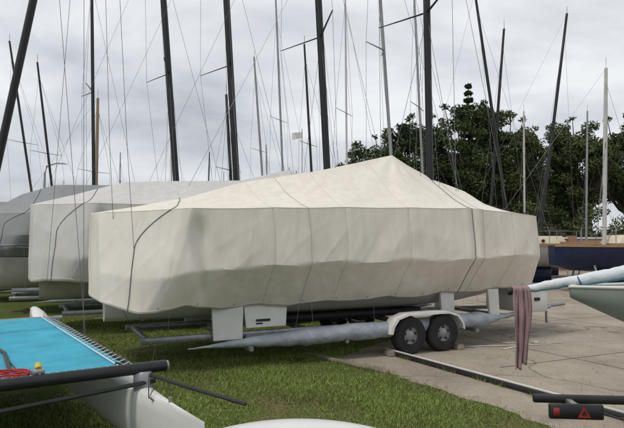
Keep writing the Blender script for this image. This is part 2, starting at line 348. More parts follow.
def build_trailer(name, origin, rz):
    e = empty(name, origin, rz)
    fr = MB()
    for y in (-.72, .72):
        fr.box((3.9, y, .40), (6.6, .06, .09), M_GALV, bev=.008)
    for x in (.7, 1.9, 3.1, 4.9, 6.2, 7.1):
        fr.box((x, 0, .40), (.06, 1.37, .07), M_GALV, bev=.008)
    for y in (-1, 1):
        fr.tube([(7.15, y*.72, .40), (9.0, y*.06, .42)], .04, M_GALV, 6)
    fr.tube([(8.9, 0, .42), (9.5, 0, .45)], .04, M_GALV, 6)
    fr.tube([(9.1, .12, .05), (9.1, .12, .75)], .025, M_GALV, 8)
    for x in (4.62, 5.22): fr.tube([(x, -1.3, .30), (x, 1.3, .30)], .03, M_GALV, 8)
    for y in (-1, 1):
        fr.tube([(4.3, y*.98, .36), (4.6, y*.98, .28), (4.9, y*.98, .36), (5.22, y*.98, .28), (5.5, y*.98, .36)], .022, M_BLACK, 6)
    fr.build('frame', e)
    for i, x in enumerate((4.58, 5.22)):
        for j, y in enumerate((-1.25, 1.25)):
            w = MB()
            prof = [(.13, -.085), (.20, -.088), (.26, -.09), (.285, -.07), (.292, -.03), (.292, .03), (.285, .07), (.26, .09), (.20, .088), (.13, .085)]
            n = 36; vs = []; fs = []
            for a in range(n):
                t = 2*math.pi*a/n
                for r, yy in prof: vs.append((x+r*math.cos(t), y+yy, .292+r*math.sin(t)))
            for a in range(n):
                b = (a+1) % n
                for q in range(len(prof)-1): fs.append((a*10+q, a*10+q+1, b*10+q+1, b*10+q))
            w.add(vs, fs, M_TYRE)
            for sy in (-1, 1):
                rp = [(.165, .089), (.16, .06), (.09, .045), (.06, .07), (.0, .072)]
                vs = []; fs = []
                for a in range(n):
                    t = 2*math.pi*a/n
                    for r, yy in rp: vs.append((x+r*math.cos(t), y+sy*yy, .292+r*math.sin(t)))
                for a in range(n):
                    b = (a+1) % n
                    for q in range(4): fs.append((a*5+q, a*5+q+1, b*5+q+1, b*5+q))
                w.add(vs, fs, M_GALV)
                for a in range(5):
                    t = 2*math.pi*a/5+.3
                    w.tube([(x+.10*math.cos(t), y+sy*.05, .292+.10*math.sin(t)), (x+.10*math.cos(t), y+sy*.062, .292+.10*math.sin(t))], .02, M_BLACK, 8)
            w.build('wheel_%d' % (i*2+j+1), e)
    g = MB()
    for y in (-1.25, 1.25):
        path = [(4.18, .34), (4.20, .44), (4.30, .57), (4.5, .635), (4.75, .64), (5.05, .64), (5.3, .635), (5.5, .57), (5.60, .44), (5.62, .34)]
        vs = []; fs = []
        for x, z in path:
            cx, cz = 4.9, .3; dx, dz = x-cx, z-cz; l = math.hypot(dx, dz)
            ix, iz = x-dx/l*.015, z-dz/l*.015
            vs += [(x, y-.12, z), (x, y+.12, z), (ix, y+.12, iz), (ix, y-.12, iz)]
            vs += [(x-dx/l*.04, y-.125, z-dz/l*.04)]
        for q in range(len(path)-1):
            a, b = q*5, q*5+5
            fs += [(a, b, b+1, a+1), (a+1, b+1, b+2, a+2), (a+2, b+2, b+3, a+3), (a+4, b+4, b, a)]
        g.add(vs, fs, M_PADW)
    g.build('mudguards', e)
    c = MB()
    for x, w_ in ((1.78, .42), (2.38, .62), (5.75, .26), (6.8, .22)):
        for sg in (-1, 1):
            z1 = .90; yb = .66 if x != 1.78 else .72
            z0 = .36 if x != 2.38 else .50
            vs = [(x-w_/2, sg*(yb+.14), z0), (x+w_/2, sg*(yb+.14), z0), (x+w_/2*1.12, sg*(yb+.10), z1), (x-w_/2*1.12, sg*(yb+.10), z1)]
            vs += [(a_, b_-sg*.05, z) for a_, b_, z in vs]
            c.add(vs, [(0, 1, 2, 3), (7, 6, 5, 4), (0, 4, 5, 1), (1, 5, 6, 2), (2, 6, 7, 3), (3, 7, 4, 0)], M_PADW)
            c.box((x, sg*(yb+.08), .38), (w_, .10, .06), M_GALV)
    c.box((2.33, -.800, .60), (.22, .008, .035), M_BLACK); c.box((2.27, -.803, .555), (.10, .008, .02), M_BLACK)
    c.box((3.9, 0, .52), (3.4, .45, .12), M_BLACK, bev=.02)
    c.build('cradle_pads', e)
    b = MB()
    for y in (-1.10, 1.10):
        pts = []; rs = []
        for i in range(81):
            q = i/80; x = 1.15+q*5.7
            pts.append((x, y+.03*math.sin(q*9)+.012*nz(q*30, y, 8), .32+.13*q+.02*nz(q*6, y, 1)+.010*nz(q*34, y, 2)))
            env = math.sin(min(q*2.3, 1)*math.pi/2)*(1 if q < .88 else max(.08, (1-q)/.12))
            rs.append(max(.012, .17*env*(1+.14*nz(q*14, y, 4)+.10*nz(q*45, y, 6))))
        b.tube(pts, rs, M_BAG, 18, flat=.74)
        for q in (24, 40, 53, 68):
            p = pts[q]; rr = rs[q]
            b.tube([(p[0]-.010, p[1], p[2]), (p[0]+.010, p[1], p[2])], rr+.005, M_BAG, 16, flat=.76)
        for x in (2.0, 3.5, 6.0): b.box((x, y*.84, .27), (.05, .62, .05), M_GALV)
    b.build('side_bags', e)
    t = MB()
    t.box((8.0, -.12, .62), (.62, 1.05, .42), M_PADW, bev=.02)
    t.box((8.0, -.12, .85), (.68, 1.11, .04), M_PADW, bev=.012)
    t.box((8.0, -.665, .66), (.12, .03, .06), M_BLACK)
    t.build('toolbox', e)
    wp = MB()
    wp.box((8.45, 0, .75), (.10, .10, .75), M_BLUE, bev=.01); wp.box((8.45, 0, 1.75), (.08, .08, 1.25), M_BLACK, bev=.01)
    wp.tube([(8.35, -.12, 1.2), (8.35, .12, 1.2)], .07, M_GALV, 12)
    wp.build('winch_post', e)
    return e

def dup(root, name, loc, rz, swap=None, child='canvas_cover'):
    e = empty(name, loc, rz)
    for ch in root.children:
        o = bpy.data.objects.new(ch.name.split('.')[0], ch.data)
        for md in ch.modifiers:
            if md.type == 'SOLIDIFY':
                n_ = o.modifiers.new('thick', 'SOLIDIFY'); n_.thickness = .006; n_.offset = -1
        link(o, e)
        if swap and ch.name.startswith(child):
            o.material_slots[0].link = 'OBJECT'; o.material_slots[0].material = swap
    return e

RZ = math.atan2(.436, .9)
AX = Vector((.9, .436, 0)); NV = Vector((-.436, .9, 0))
O1 = Vector((-3.16, 8.14, 0)); O2 = Vector((-5.6, 11.3, 0)); O3 = Vector((-8.2, 14.3, 0)); O4 = Vector((-10.8, 17.3, 0)); O5 = Vector((-13.3, 20.3, 0))
b1 = build_boat('covered_sailboat', O1, RZ, [(0, 2.15), (.6, 2.26), (1.43, 2.44), (2.24, 2.70), (3.6, 2.96), (5.15, 3.34), (5.5, 3.17), (6.1, 2.93), (6.83, 2.74), (7.3, 2.5), (7.78, 2.26)], [M_COVER], 3.0, peak=5.15, detail=1.5, cords=((2.9, 2.8, M_ROPEL), (6.12, 6.2, M_ROPEL)))
RID2 = [(0, 2.5), (.8, 2.72), (1.8, 3.04), (4.4, 3.2), (5.6, 3.52), (6.8, 3.0), (7.78, 2.5)]
G2 = ((0, 2.48), (3, 2.5), (7.7, 2.5)); BT2 = ((0, 1.05), (2, .98), (7.7, 1.1))
b2 = build_boat('covered_sailboat', O2, RZ, RID2, [M_COVER2], 11.0, gun=G2, bottom=BT2, peak=5.6, hullmat=M_HULLW, detail=.9)
RID3 = [(0, 2.5), (.8, 3.0), (1.6, 3.28), (5.6, 3.45), (6.8, 3.0), (7.78, 2.5)]
b3 = build_boat('covered_sailboat', O3, RZ, RID3, [M_COVER3], 23.0, gun=G2, bottom=((0, 1.7), (3, 1.6), (7.7, 1.6)), peak=5.6, hullmat=M_HULLW, detail=.6)
b4 = dup(b2, 'covered_sailboat', O4, RZ, M_COVER3)
b5 = dup(b3, 'covered_sailboat', O5, RZ)
t1 = build_trailer('boat_trailer', O1, RZ)
for o in (O2, O3, O4, O5): dup(t1, 'boat_trailer', o, RZ)
back = [((-16, 27, 0), .4), ((-11.5, 27.5, 0), .35), ((-5, 24, 0), .3), ((-3.2, 29, 0), .2), ((1.2, 31, 0), .2), ((-1.5, 20.5, 0), .45), ((-18, 33, 0), .2), ((-9, 34, 0), .1)]
for i, (p, r) in enumerate(back):
    dup((b2, b3)[i % 2], 'covered_sailboat', p, r, (M_COVER2, M_COVER3, M_HULLW)[i % 3])
    dup(t1, 'boat_trailer', p, r)

# ------------------------------------------------------------------ masts
def mast(base, top, r, m_, spr=(), L=1.1, sweep=.35, ax=AX, nv=NV, stays=True, wr=.006, deck=1.15, halyards=0, name='sailboat_mast', top_gear=False):
    wr = wr*.72
    base = Vector(base); top = Vector(top); mb = MB(); d = top-base; H = d.length
    mb.tube([base, base+d*.7, top], [r, r, r*.75], m_, 12)
    bk = -ax*r
    mb.tube([base+bk, base+d*.7+bk, top+bk*.75], .010+r*.08, m_, 5)
    tips = []
    for f, l in spr:
        p = base+d*f
        for sg in (-1, 1):
            tp = p+nv*(sg*L*l)-ax*sweep*l+Vector((0, 0, .04)); mb.tube([p, tp], [.030, .016], m_, 6, flat=.5); tips.append((sg, tp, f))
    if stays:
        for sg in (-1, 1):
            ch = base+nv*sg*deck - ax*.35
            tt = sorted([(f, tp) for s_, tp, f in tips if s_ == sg], key=lambda q: q[0])
            pts = [ch]+[tp for f, tp in tt]+[base+d*.93]
            for a, b in zip(pts, pts[1:]): mb.tube([a, b], wr, M_WIRE, 4)
            if tt and r > .065: mb.tube([base+nv*sg*deck-ax*.3, base+d*(tt[0][0]-.01)], wr, M_WIRE, 4)
        mb.tube([base+d*.92, base+ax*1.9], wr, M_WIRE, 4)
        if r > .06: mb.tube([top, base-ax*4.6], wr*.8, M_WIRE, 4)
    for i in range(halyards):
        a = random.uniform(.3, .95); off = ax*random.uniform(-.5, .5)+nv*random.uniform(-.3, .3)
        mb.tube([base+d*a, base+d*a*.5+off*.45, base+off], wr*.7, M_WIRE, 4)
    if top_gear: mb.tube([top, top+Vector((0, 0, .4))], .01, m_, 4)
    return mb.build(name, None)

def on(O, s, t=0, z=2.6): 
    v = O+AX*s+NV*t; return Vector((v.x, v.y, z))
mast(on(O1, 6.0), on(O1, 5.92, 0, 11.5), .068, M_CARBON, [(.40, 1), (.72, .8)], L=1.15, halyards=4)
mast(on(O2, 6.7), on(O2, 6.15, -.05, 12), .085, M_CARBON, [(.46, 1), (.78, .8)], L=1.5, sweep=.45, halyards=4)
mast(on(O3, 6.65), on(O3, 6.0, 0, 12.5), .095, M_CARBON, [(.46, 1), (.78, .8)], L=1.6, sweep=.5, halyards=4, wr=.007)
mast(on(O4, 6.75), on(O4, 5.9, 0, 13), .105, M_CARBON, [(.50, 1), (.8, .8)], L=1.6, sweep=.5, halyards=3, wr=.008)
mast(on(O5, 5.2), on(O5, 4.9, 0, 13), .06, M_CARBON, [(.5, 1)], halyards=1, wr=.008)
XA = Vector((1, 0, 0)); YA = Vector((.45, .9, 0)).normalized()
far = [((-14.3, 30), (-16.2, 12.6), .06, M_CARBON), ((-12.4, 28), (-13.7, 10.8), .055, M_CARBON), ((-9.5, 25), (-9.5, 8.2), .07, M_WOODMAST),
       ((-2.5, 32), (-3.3, 12.4), .055, M_ALU), ((.18, 26), (-.35, 11), .05, M_CARBON), ((-3.24, 24), (-3.65, 8.1), .06, M_CARBON),
       ((-1.37, 30), (-1.95, 15), .05, M_ALU), ((4.4, 22), (4.0, 12.5), .04, M_ALU), ((1.5, 24), (1.43, 13), .035, M_WHITEMAST),
       ((9.1, 26), (7.6, 13.5), .065, M_CARBON), ((8.07, 26.2), (9.0, 11.8), .06, M_CARBON), ((11.9, 30), (13.7, 14.1), .075, M_CARBON),
       ((16.8, 35), (17.1, 10), .055, M_ALU), ((-8.8, 36), (-9.0, 9.5), .05, M_WHITEMAST),
       ((12.3, 33), (12.4, 9.5), .05, M_WHITEMAST)]
for (bx, by), (tx, tz), r, m_ in far:
    mast((bx, by, 1.6), (tx, by, tz), r, m_, [(.5, .9)], L=1.0, sweep=.1, ax=XA, nv=YA, wr=.008, deck=1.1, halyards=1, top_gear=True)
mast((2.1, 14.0, 1.6), (1.5, 14, 11.5), .034, M_ALU, [(.5, .7)], L=.8, ax=XA, nv=YA, wr=.006, halyards=1)
rnd = random.Random(5)
for i in range(30):
    y = rnd.uniform(48, 78); x = rnd.uniform(-.52, .22)*y; h = rnd.uniform(6, 11)
    mast((x, y, .3), (x+rnd.uniform(-.3, .3), y, h), rnd.uniform(.045, .065), rnd.choice([M_WHITEMAST, M_ALU, M_ALU, M_CARBON]), [(.55, .7)], L=.9, sweep=0, ax=XA, nv=YA, wr=.009, deck=1.0)
fb = MB()
def flag(p, w, h, m_):
    vs = []; fs = []
    for i in range(9):
        q = i/8
        vs += [(p[0]+w*q, p[1]+.05*math.sin(q*6), p[2]-.15*abs(w)*q), (p[0]+w*q, p[1]+.05*math.sin(q*6+.5), p[2]-h-.25*abs(w)*q)]
    for i in range(8): fs.append((2*i, 2*i+1, 2*i+3, 2*i+2))
    fb.add(vs, fs, m_)
flag((-.35, 20, 5.7), -.35, .22, M_PADW); fb.tube([(-.35, 20, .4), (-.35, 20, 5.8)], .015, M_ALU, 6)
fb.build('flag')

# ------------------------------------------------------------------ ground
gm = ground_mat(); cm = concrete_mat()
g = MB(); N_ = 2500
g.add([(-N_, -N_, 0), (N_, -N_, 0), (N_, N_, 0), (-N_, N_, 0)], [(0, 1, 2, 3)], gm); g.build('ground', smooth=False)
EDGE = [(4.2, 1.0), (3.3, 3.2), (2.3, 5.3), (1.84, 6.25), (1.04, 7.57), (.35, 8.55), (.9, 9.6), (2.2, 11.2), (1.0, 14), (-6, 22), (-40, 46)]
edge = []
for (a, b), (c, d) in zip(EDGE, EDGE[1:]):
    n = max(2, int(math.hypot(c-a, d-b)/.06)) if b < 14 else 4
    for i in range(n):
        q = i/n; x = a+(c-a)*q; y = b+(d-b)*q; edge.append((x+.10*nz(x*3, y*3, 2)+.06*nz(x*11, y*11, 5), y+.06*nz(x*3, y*3, 8)))
edge.append(EDGE[-1])
cv = MB(); outer = edge+[(-40, 120), (160, 120), (160, 1.0)]
cv.add([(x, y, .004) for x, y in outer], [tuple(range(len(outer)))], cm)
cv.build('concrete_yard', smooth=False)
jm = mat('joint_tar', (.08, .073, .065), .9)
j = MB()
def strip(x0, y0, x1, y1, w, z, m_, mb):
    d = Vector((x1-x0, y1-y0, 0)).normalized(); n = Vector((-d.y, d.x, 0))*w/2
    mb.add([(x0-n.x, y0-n.y, z), (x1-n.x, y1-n.y, z), (x1+n.x, y1+n.y, z), (x0+n.x, y0+n.y, z)], [(0, 1, 2, 3)], m_)
for k in range(1, 8):
    o = Vector((2.6, 8.0, 0))+NV*(k*3.2-3.2); strip(o.x, o.y, o.x+AX.x*30, o.y+AX.y*30, .014, .008, jm, j)
for k in range(0, 5):
    o = Vector((4.9, 6.6, 0))+AX*(k*3.6); strip(o.x, o.y, o.x+NV.x*22, o.y+NV.y*22, .014, .0085, jm, j)
j.build('concrete_joints', smooth=False)
pm = mat('road_paint', (.66, .65, .61), .8, var=.0, col2=(.42, .39, .34), scale=14)
pl = MB()
for (x0, y0, x1, y1, w) in [(2.55, 9.6, 4.1, 9.85, .07), (3.1, 9.35, 4.0, 10.15, .06), (3.3, 9.95, 4.35, 10.0, .06), (4.9, 8.1, 5.9, 8.3, .07), (3.9, 7.2, 5.6, 7.9, .06)]:
    strip(x0, y0, x1, y1, w, .012, pm, pl)
pl.build('painted_markings', smooth=False)
timber = mat('weathered_timber', (.22, .19, .15), .9, var=.3, stretch=(1, 1, 1), scale=12, bump=.3)
rl = MB()
a0 = Vector((1.16, 9.06, 0)); a1 = Vector((3.35, 5.05, 0)); ang = math.atan2(a1.y-a0.y, a1.x-a0.x); mid = (a0+a1)/2
rl.box((mid.x, mid.y, .035), ((a1-a0).length, .07, .07), M_BLACK, rz=ang, bev=.006)
rl.box((mid.x, mid.y, .079), ((a1-a0).length, .03, .014), M_PADW, rz=ang)
rl.build('steel_rail')
tb = MB(); p0 = Vector((-.05, 8.85, 0)); p1 = Vector((1.0, 7.62, 0)); mid = (p0+p1)/2
tb.box((mid.x, mid.y, .025), ((p1-p0).length, .08, .05), timber, rz=math.atan2(p1.y-p0.y, p1.x-p0.x), bev=.008)
tb.build('timber_edging')
ck = MB()
for lx in (4.24, 5.56):
    p = O1+AX*lx+NV*(-1.25); ck.box((p.x, p.y, .045), (.16, .20, .08), timber, rz=RZ, bev=.01, taper=.75)
ck.build('wheel_chocks')

rs = np.random.RandomState(3)
def inside(px, py, poly):
    c = np.zeros(len(px), bool); j_ = len(poly)-1
    for i in range(len(poly)):
        xi, yi = poly[i]; xj, yj = poly[j_]
        cond = ((yi > py) != (yj > py)) & (px < (xj-xi)*(py-yi)/(yj-yi+1e-12)+xi); c ^= cond; j_ = i
    return c
n = 380000
px = rs.uniform(-7, 4.3, n); py = 2.6+(rs.uniform(0, 1, n)**1.35)*10.5
keep = ~inside(px+rs.normal(0, .07, n), py+rs.normal(0, .07, n), outer)
keep &= (np.abs(px)/py < .62)
px, py = px[keep], py[keep]
den = np.array([1.3*noise.noise(Vector((x*.8, y*.8, 0)))+.7*noise.noise(Vector((x*3.2, y*3.2, 3))) for x, y in zip(px, py)])
k2 = rs.uniform(-.7, .3, len(px)) < den+.24
px, py, den = px[k2], py[k2], den[k2]
n = len(px); h = rs.uniform(.015, .042, n)*(1+.5*np.clip(den, -.6, 1)); w = rs.uniform(.003, .006, n); th = rs.uniform(0, math.pi, n)
tall = rs.uniform(0, 1, n) < .012; h[tall] *= 2.2
lx, ly = rs.normal(0, .02, n), rs.normal(0, .02, n)
V = np.zeros((n, 3, 3)); V[:, 0] = np.stack([px-w*np.cos(th), py-w*np.sin(th), np.zeros(n)], 1); V[:, 1] = np.stack([px+w*np.cos(th), py+w*np.sin(th), np.zeros(n)], 1)
V[:, 2] = np.stack([px+lx, py+ly, h], 1)
fast_mesh('grass', V.reshape(-1, 3), 3, leaf_mat('grass_blades', (.095, .13, .030), (.30, .37, .10), sc=.9))
tp = []
for i in range(2600):
    q = rs.uniform(); 
    if i % 2: b_ = a0+(a1-a0)*q; x = b_.x+rs.choice([-.05, .05])+rs.normal(0, .012); y = b_.y+rs.normal(0, .02)
    else: b_ = p0+(p1-p0)*q; x = b_.x+rs.normal(0, .06); y = b_.y+rs.normal(0, .06)
    if nz(x*3, y*3, 9) < .0: continue
    hh = rs.uniform(.03, .09); t_ = rs.uniform(0, 3.14)
    tp += [(x-.004*math.cos(t_), y-.004*math.sin(t_), 0), (x+.004*math.cos(t_), y+.004*math.sin(t_), 0), (x+rs.normal(0, .03), y+rs.normal(0, .03), hh)]
fast_mesh('weeds', np.array(tp), 3, leaf_mat('weed_blades', (.09, .125, .03), (.28, .34, .09), sc=1.2))
lv = []
for i in range(900):
    y = 3+rs.uniform()**1.3*8.5; x = rs.uniform(-.5, .58)*y; t_ = rs.uniform(0, 6.28); s_ = rs.uniform(.008, .02); z = rs.uniform(.010, .028)
    c_, n_ = math.cos(t_)*s_, math.sin(t_)*s_
    lv += [(x-c_, y-n_, z), (x+n_*.5, y-c_*.5, z+.006), (x+c_, y+n_, z), (x-n_*.5, y+c_*.5, z+.004)]
fast_mesh('fallen_leaves', np.array(lv), 4, leaf_mat('dry_leaves', (.10, .06, .025), (.34, .23, .10), sc=3))

# ------------------------------------------------------------------ trees
bark = mat('bark', (.09, .075, .06), .95, var=.3, scale=6, bump=.5, bscale=18)
LEAF = leaf_mat('leaves_dark', (.018, .034, .014), (.085, .115, .040), sc=.45)
LEAF2 = leaf_mat('leaves_olive', (.030, .048, .016), (.12, .145, .055), sc=.4)
def leafquads(cs, rads, nper, size, r_, flat=.7):
    out = []
    for c, rr in zip(cs, rads):
        n = int(nper*(rr/1.3)**2)
        d = r_.normal(size=(n, 3)); d /= np.linalg.norm(d, axis=1)[:, None]
        p = np.array(c)+d*(rr*r_.uniform(0, 1, n)**.45)[:, None]*np.array([1, 1, flat])
        u = r_.normal(size=(n, 3)); u /= np.linalg.norm(u, axis=1)[:, None]
        v = np.cross(u, r_.normal(size=(n, 3))); v /= np.linalg.norm(v, axis=1)[:, None]
        s = (size*r_.uniform(.5, 1.2, n))[:, None]
        out.append(np.stack([p-u*s, p-v*s*.45, p+u*s, p+v*s*.45], 1).reshape(-1, 3))
    return np.concatenate(out)
def tree(x, y, H, W, seed, leaf=LEAF, low=.3, ncl=60, name='broadleaf_tree'):
    r_ = np.random.RandomState(seed); e = empty(name, (x, y, 0))
    cs = []; rads = []
    zc = H*(low+1)/2; hz = H*(1-low)/2
    while len(cs) < ncl:
        d = r_.normal(size=3); d /= np.linalg.norm(d)
        q = r_.uniform(.25, 1)**.5
        rr = r_.uniform(.5, 1.35)*W/4.2
        lump = 1+.30*noise.noise(Vector((d[0]*1.7+seed, d[1]*1.7, d[2]*1.7)))
        c = (d[0]*(W-rr*.8)*q*lump, d[1]*(W-rr*.8)*q*lump, zc+d[2]*(hz-rr*.5)*q*lump)
        cs.append(c); rads.append(rr)
    for k in range(14):
        d = r_.normal(size=3); d /= np.linalg.norm(d); d[2] = abs(d[2])
        cs.append((d[0]*W*1.03, d[1]*W*1.03, zc+d[2]*hz*1.02)); rads.append(r_.uniform(.25, .5))
    fast_mesh('foliage', leafquads(cs, rads, 720, .15, r_), 4, leaf, e)
    t = MB(); hh = H*low*1.15
    t.tube([(0, 0, 0), (.1, 0, hh*.4), (-.1, .1, hh), (0, 0, zc)], [W*.10, W*.075, W*.06, W*.03], bark, 10)
    for c, rr in list(zip(cs, rads))[:30]+list(zip(cs, rads))[-14:]:
        b0 = Vector((0, 0, hh*r_.uniform(.75, 1.3))); c = Vector(c); m = b0.lerp(c, .5)+Vector((0, 0, -.3))
        t.tube([b0, m, c], [W*.03, W*.02, W*.006], bark, 6)
    t.build('trunk', e)
    return e
tree(5.6, 46, 10.4, 3.6, 1, ncl=50); tree(8.8, 47, 12.4, 3.9, 2); tree(12.2, 45, 13.4, 3.9, 3, LEAF, ncl=64); tree(15.8, 46, 12.3, 3.5, 4, LEAF2)
tree(18.6, 50, 10.4, 3.3, 5, LEAF2); tree(23.5, 50, 12.9, 4.3, 6, LEAF2); tree(29, 52, 13.5, 4.6, 7, LEAF); tree(35, 54, 12.5, 4.4, 8, LEAF2); tree(41, 50, 13.5, 4.6, 9)
tree(4.3, 55, 8.5, 3, 10, LEAF2, ncl=44); tree(20.8, 56, 11.5, 3.8, 13, LEAF); tree(27.0, 60, 10.5, 3.8, 14, LEAF2)
def conifer(x, y, H, W, seed):
    r_ = np.random.RandomState(seed); e = empty('norfolk_pine', (x, y, 0)); t = MB()
    t.tube([(0, 0, 0), (0, 0, H*.5), (0, 0, H)], [.28, .18, .03], bark, 8); cs = []; rads = []
    z = H*.35
    while z < H-.3:
        f = 1-(z-H*.35)/(H*.65); L_ = W*(.12+.88*f)
        for k in range(7):
            a = k*2*math.pi/7+z*1.3; l = L_*r_.uniform(.65, 1.1)
            t.tube([(0, 0, z), (math.cos(a)*l, math.sin(a)*l, z+.12*l)], [.05, .01], bark, 5)
            for q in (.35, .6, .8, .97): cs.append((math.cos(a)*l*q, math.sin(a)*l*q, z+.12*l*q+r_.normal()*.05)); rads.append(.16+.14*f)
        z += .62
    t.build('trunk', e); fast_mesh('foliage', leafquads(cs, rads, 1600, .12, r_, .7), 4, LEAF, e)
conifer(13.6, 49, 15.8, 1.7, 3); conifer(26.0, 58, 14, 2.2, 4)
r_ = np.random.RandomState(12)
cs = [(x, 43+3*math.sin(x*.4)+r_.uniform(-1, 1), r_.uniform(.6, 4.6)) for x in np.arange(2, 52, .38)]
fast_mesh('hedge', leafquads(cs, [r_.uniform(.8, 1.6) for _ in cs], 420, .15, r_), 4, LEAF2)
cs = []
for a in np.arange(0, 360, 1.1):
    for k in range(2): cs.append((math.cos(R(a))*230+r_.uniform(-6, 6), math.sin(R(a))*230, r_.uniform(1, 5)))
fast_mesh('distant_treeline', leafquads(cs, [r_.uniform(3, 5) for _ in cs], 22, .9, r_), 4, LEAF)

# ------------------------------------------------------------------ house
hb = empty('weatherboard_house', (24.5, 66, 0))
wallm = mat('cream_weatherboard', (.50, .47, .40), .8, var=.08); roofm = mat('tiled_roof', (.16, .09, .07), .85, var=.25, scale=20); glass = mat('window_glass', (.05, .06, .07), .1, var=.3)
w_ = MB(); w_.box((0, 0, 3.2), (12, 8, 6.4), wallm)
for k in range(20): w_.box((0, -4.012, .3+k*.31), (12.02, .02, .02), wallm)
w_.build('walls', hb, smooth=False)
rf = MB(); rf.add([(-6.5, -4.6, 6.3), (6.5, -4.6, 6.3), (6.5, 0, 8.8), (-6.5, 0, 8.8), (6.5, 4.6, 6.3), (-6.5, 4.6, 6.3)], [(0, 1, 2, 3), (3, 2, 4, 5), (1, 4, 2), (0, 3, 5)], roofm); rf.build('roof', hb, smooth=False)
wn = MB()
for zz in (1.8, 4.8):
    for xx in (-4.5, -1.5, 1.5, 4.5):
        wn.box((xx, -4.05, zz), (1.3, .06, 1.4), M_PADW); wn.box((xx-.3, -4.09, zz), (.5, .03, 1.2), glass); wn.box((xx+.3, -4.09, zz), (.5, .03, 1.2), glass)
wn.build('windows', hb, smooth=False)
brick = bpy.data.materials.new('brickwork'); brick.use_nodes = True; nt = brick.node_tree
bt = nt.nodes.new('ShaderNodeTexBrick'); bt.inputs['Color1'].default_value = (.28, .13, .08, 1); bt.inputs['Color2'].default_value = (.36, .19, .11, 1); bt.inputs['Mortar'].default_value = (.3, .28, .25, 1); bt.inputs['Scale'].default_value = 5
tc = nt.nodes.new('ShaderNodeTexCoord'); mp = nt.nodes.new('ShaderNodeMapping'); mp.inputs['Rotation'].default_value = (R(90), 0, 0); nt.links.new(tc.outputs['Object'], mp.inputs[0]); nt.links.new(mp.outputs[0], bt.inputs['Vector']); nt.links.new(bt.outputs[0], nt.nodes['Principled BSDF'].inputs['Base Color'])
bw = MB(); bw.box((26, 38, 1.05), (30, .25, 2.1), brick); bw.box((26, 38, 2.16), (30.1, .34, .1), M_PADW)
for k in range(11): bw.box((11.2+k*3, 37.9, 1.15), (.45, .45, 2.3), brick)
bw.build('brick_wall', smooth=False)

# ------------------------------------------------------------------ navy yacht
ny = empty('navy_yacht', (0, 0, 0))
navy = mat('navy_paint', (.012, .02, .06), .25, var=.2); deckm = mat('teak_deck', (.35, .20, .09), .6, var=.2); cream = mat('cream_cabin', (.62, .56, .42), .5, var=.08)
st = [(8.8, .30, .95), (9.3, .8, .8), (10.5, 1.15, .65), (12, 1.3, .6), (13.5, 1.2, .62), (15, .85, .75), (16.2, .35, .95), (16.8, .03, 1.3)]
hv = []; hf = []
for x, w, kz in st:
    for a, z in [(-1, 1.66), (-.97, 1.35), (-.8, 1.0), (-.4, .8), (0, .7), (.4, .8), (.8, 1.0), (.97, 1.35), (1, 1.66)]:
        hv.append((x, 21+a*w, max(z, kz) if z < 1.6 else z+.012*(x-11)**2*.3))
for i in range(len(st)-1):
    for q in range(8): hf.append((i*9+q, i*9+q+1, (i+1)*9+q+1, (i+1)*9+q))
hf.append(tuple(range(9)))
h = MB(); h.add(hv, hf, navy); h.build('hull', ny)
dk = MB()
for i in range(len(st)-1):
    a, b = st[i], st[i+1]; za = 1.68+.0036*(a[0]-11)**2; zb = 1.68+.0036*(b[0]-11)**2
    dk.add([(a[0], 21-a[1]-.02, za), (b[0], 21-b[1]-.02, zb), (b[0], 21+b[1]+.02, zb), (a[0], 21+a[1]+.02, za), (a[0], 21-a[1]-.02, za-.06), (b[0], 21-b[1]-.02, zb-.06)], [(0, 1, 2, 3), (4, 5, 1, 0)], deckm)
dk.box((12.3, 21, 1.88), (2.8, 1.3, .36), cream, bev=.06, taper=.9)
for xx in (11.5, 12.2, 12.9): dk.tube([(xx, 20.36, 1.88), (xx, 20.30, 1.88)], .07, M_BLACK, 10)
for xx in (9.4, 10.6, 11.8, 13.0, 14.2): dk.tube([(xx, 19.9, 1.7), (xx, 19.9, 2.3)], .015, M_ALU, 5)
dk.tube([(9.4, 19.9, 2.3), (14.2, 19.9, 2.3)], .008, M_WIRE, 4)
dk.build('deck_and_cabin', ny)
sp = MB()
for xx in (10, 11.8, 13.8):
    for sg in (-1, 1): sp.tube([(xx, 21+sg*1.3, 0), (xx, 21+sg*.7, 1.05)], .04, M_GALV, 6)
sp.box((12, 21, .38), (3, .16, .75), navy, bev=.03)
sp.build('stand_and_keel', ny)
dup(ny, 'stored_yacht', (-2.6, 5.1, 0), 0, M_HULLW, 'hull'); dup(ny, 'stored_yacht', (-.6, 9, .1), 0, M_COVER3, 'hull'); dup(ny, 'stored_yacht', (5.5, 11, 0), 0, M_HULLW, 'hull')
mast((10.75, 21, 1.7), (11.0, 21, 8.3), .07, M_WHITEMAST, [(.55, 1)], L=.9, sweep=0, ax=XA, nv=YA, wr=.008, halyards=2, top_gear=True)

sl = MB()
sl.tube([(-14.6, 31, 0), (-14.6, 31, 5.6), (-14.5, 31, 6.0), (-14.0, 31, 6.15)], [.08, .06, .05, .04], M_ALU, 8)
sl.tube([(-14.05, 31, 6.15), (-13.9, 31, 6.17), (-13.55, 31, 6.15), (-13.35, 31, 6.1)], [.05, .12, .12, .04], M_PADW, 10, flat=.5)
sl.build('street_lamp')

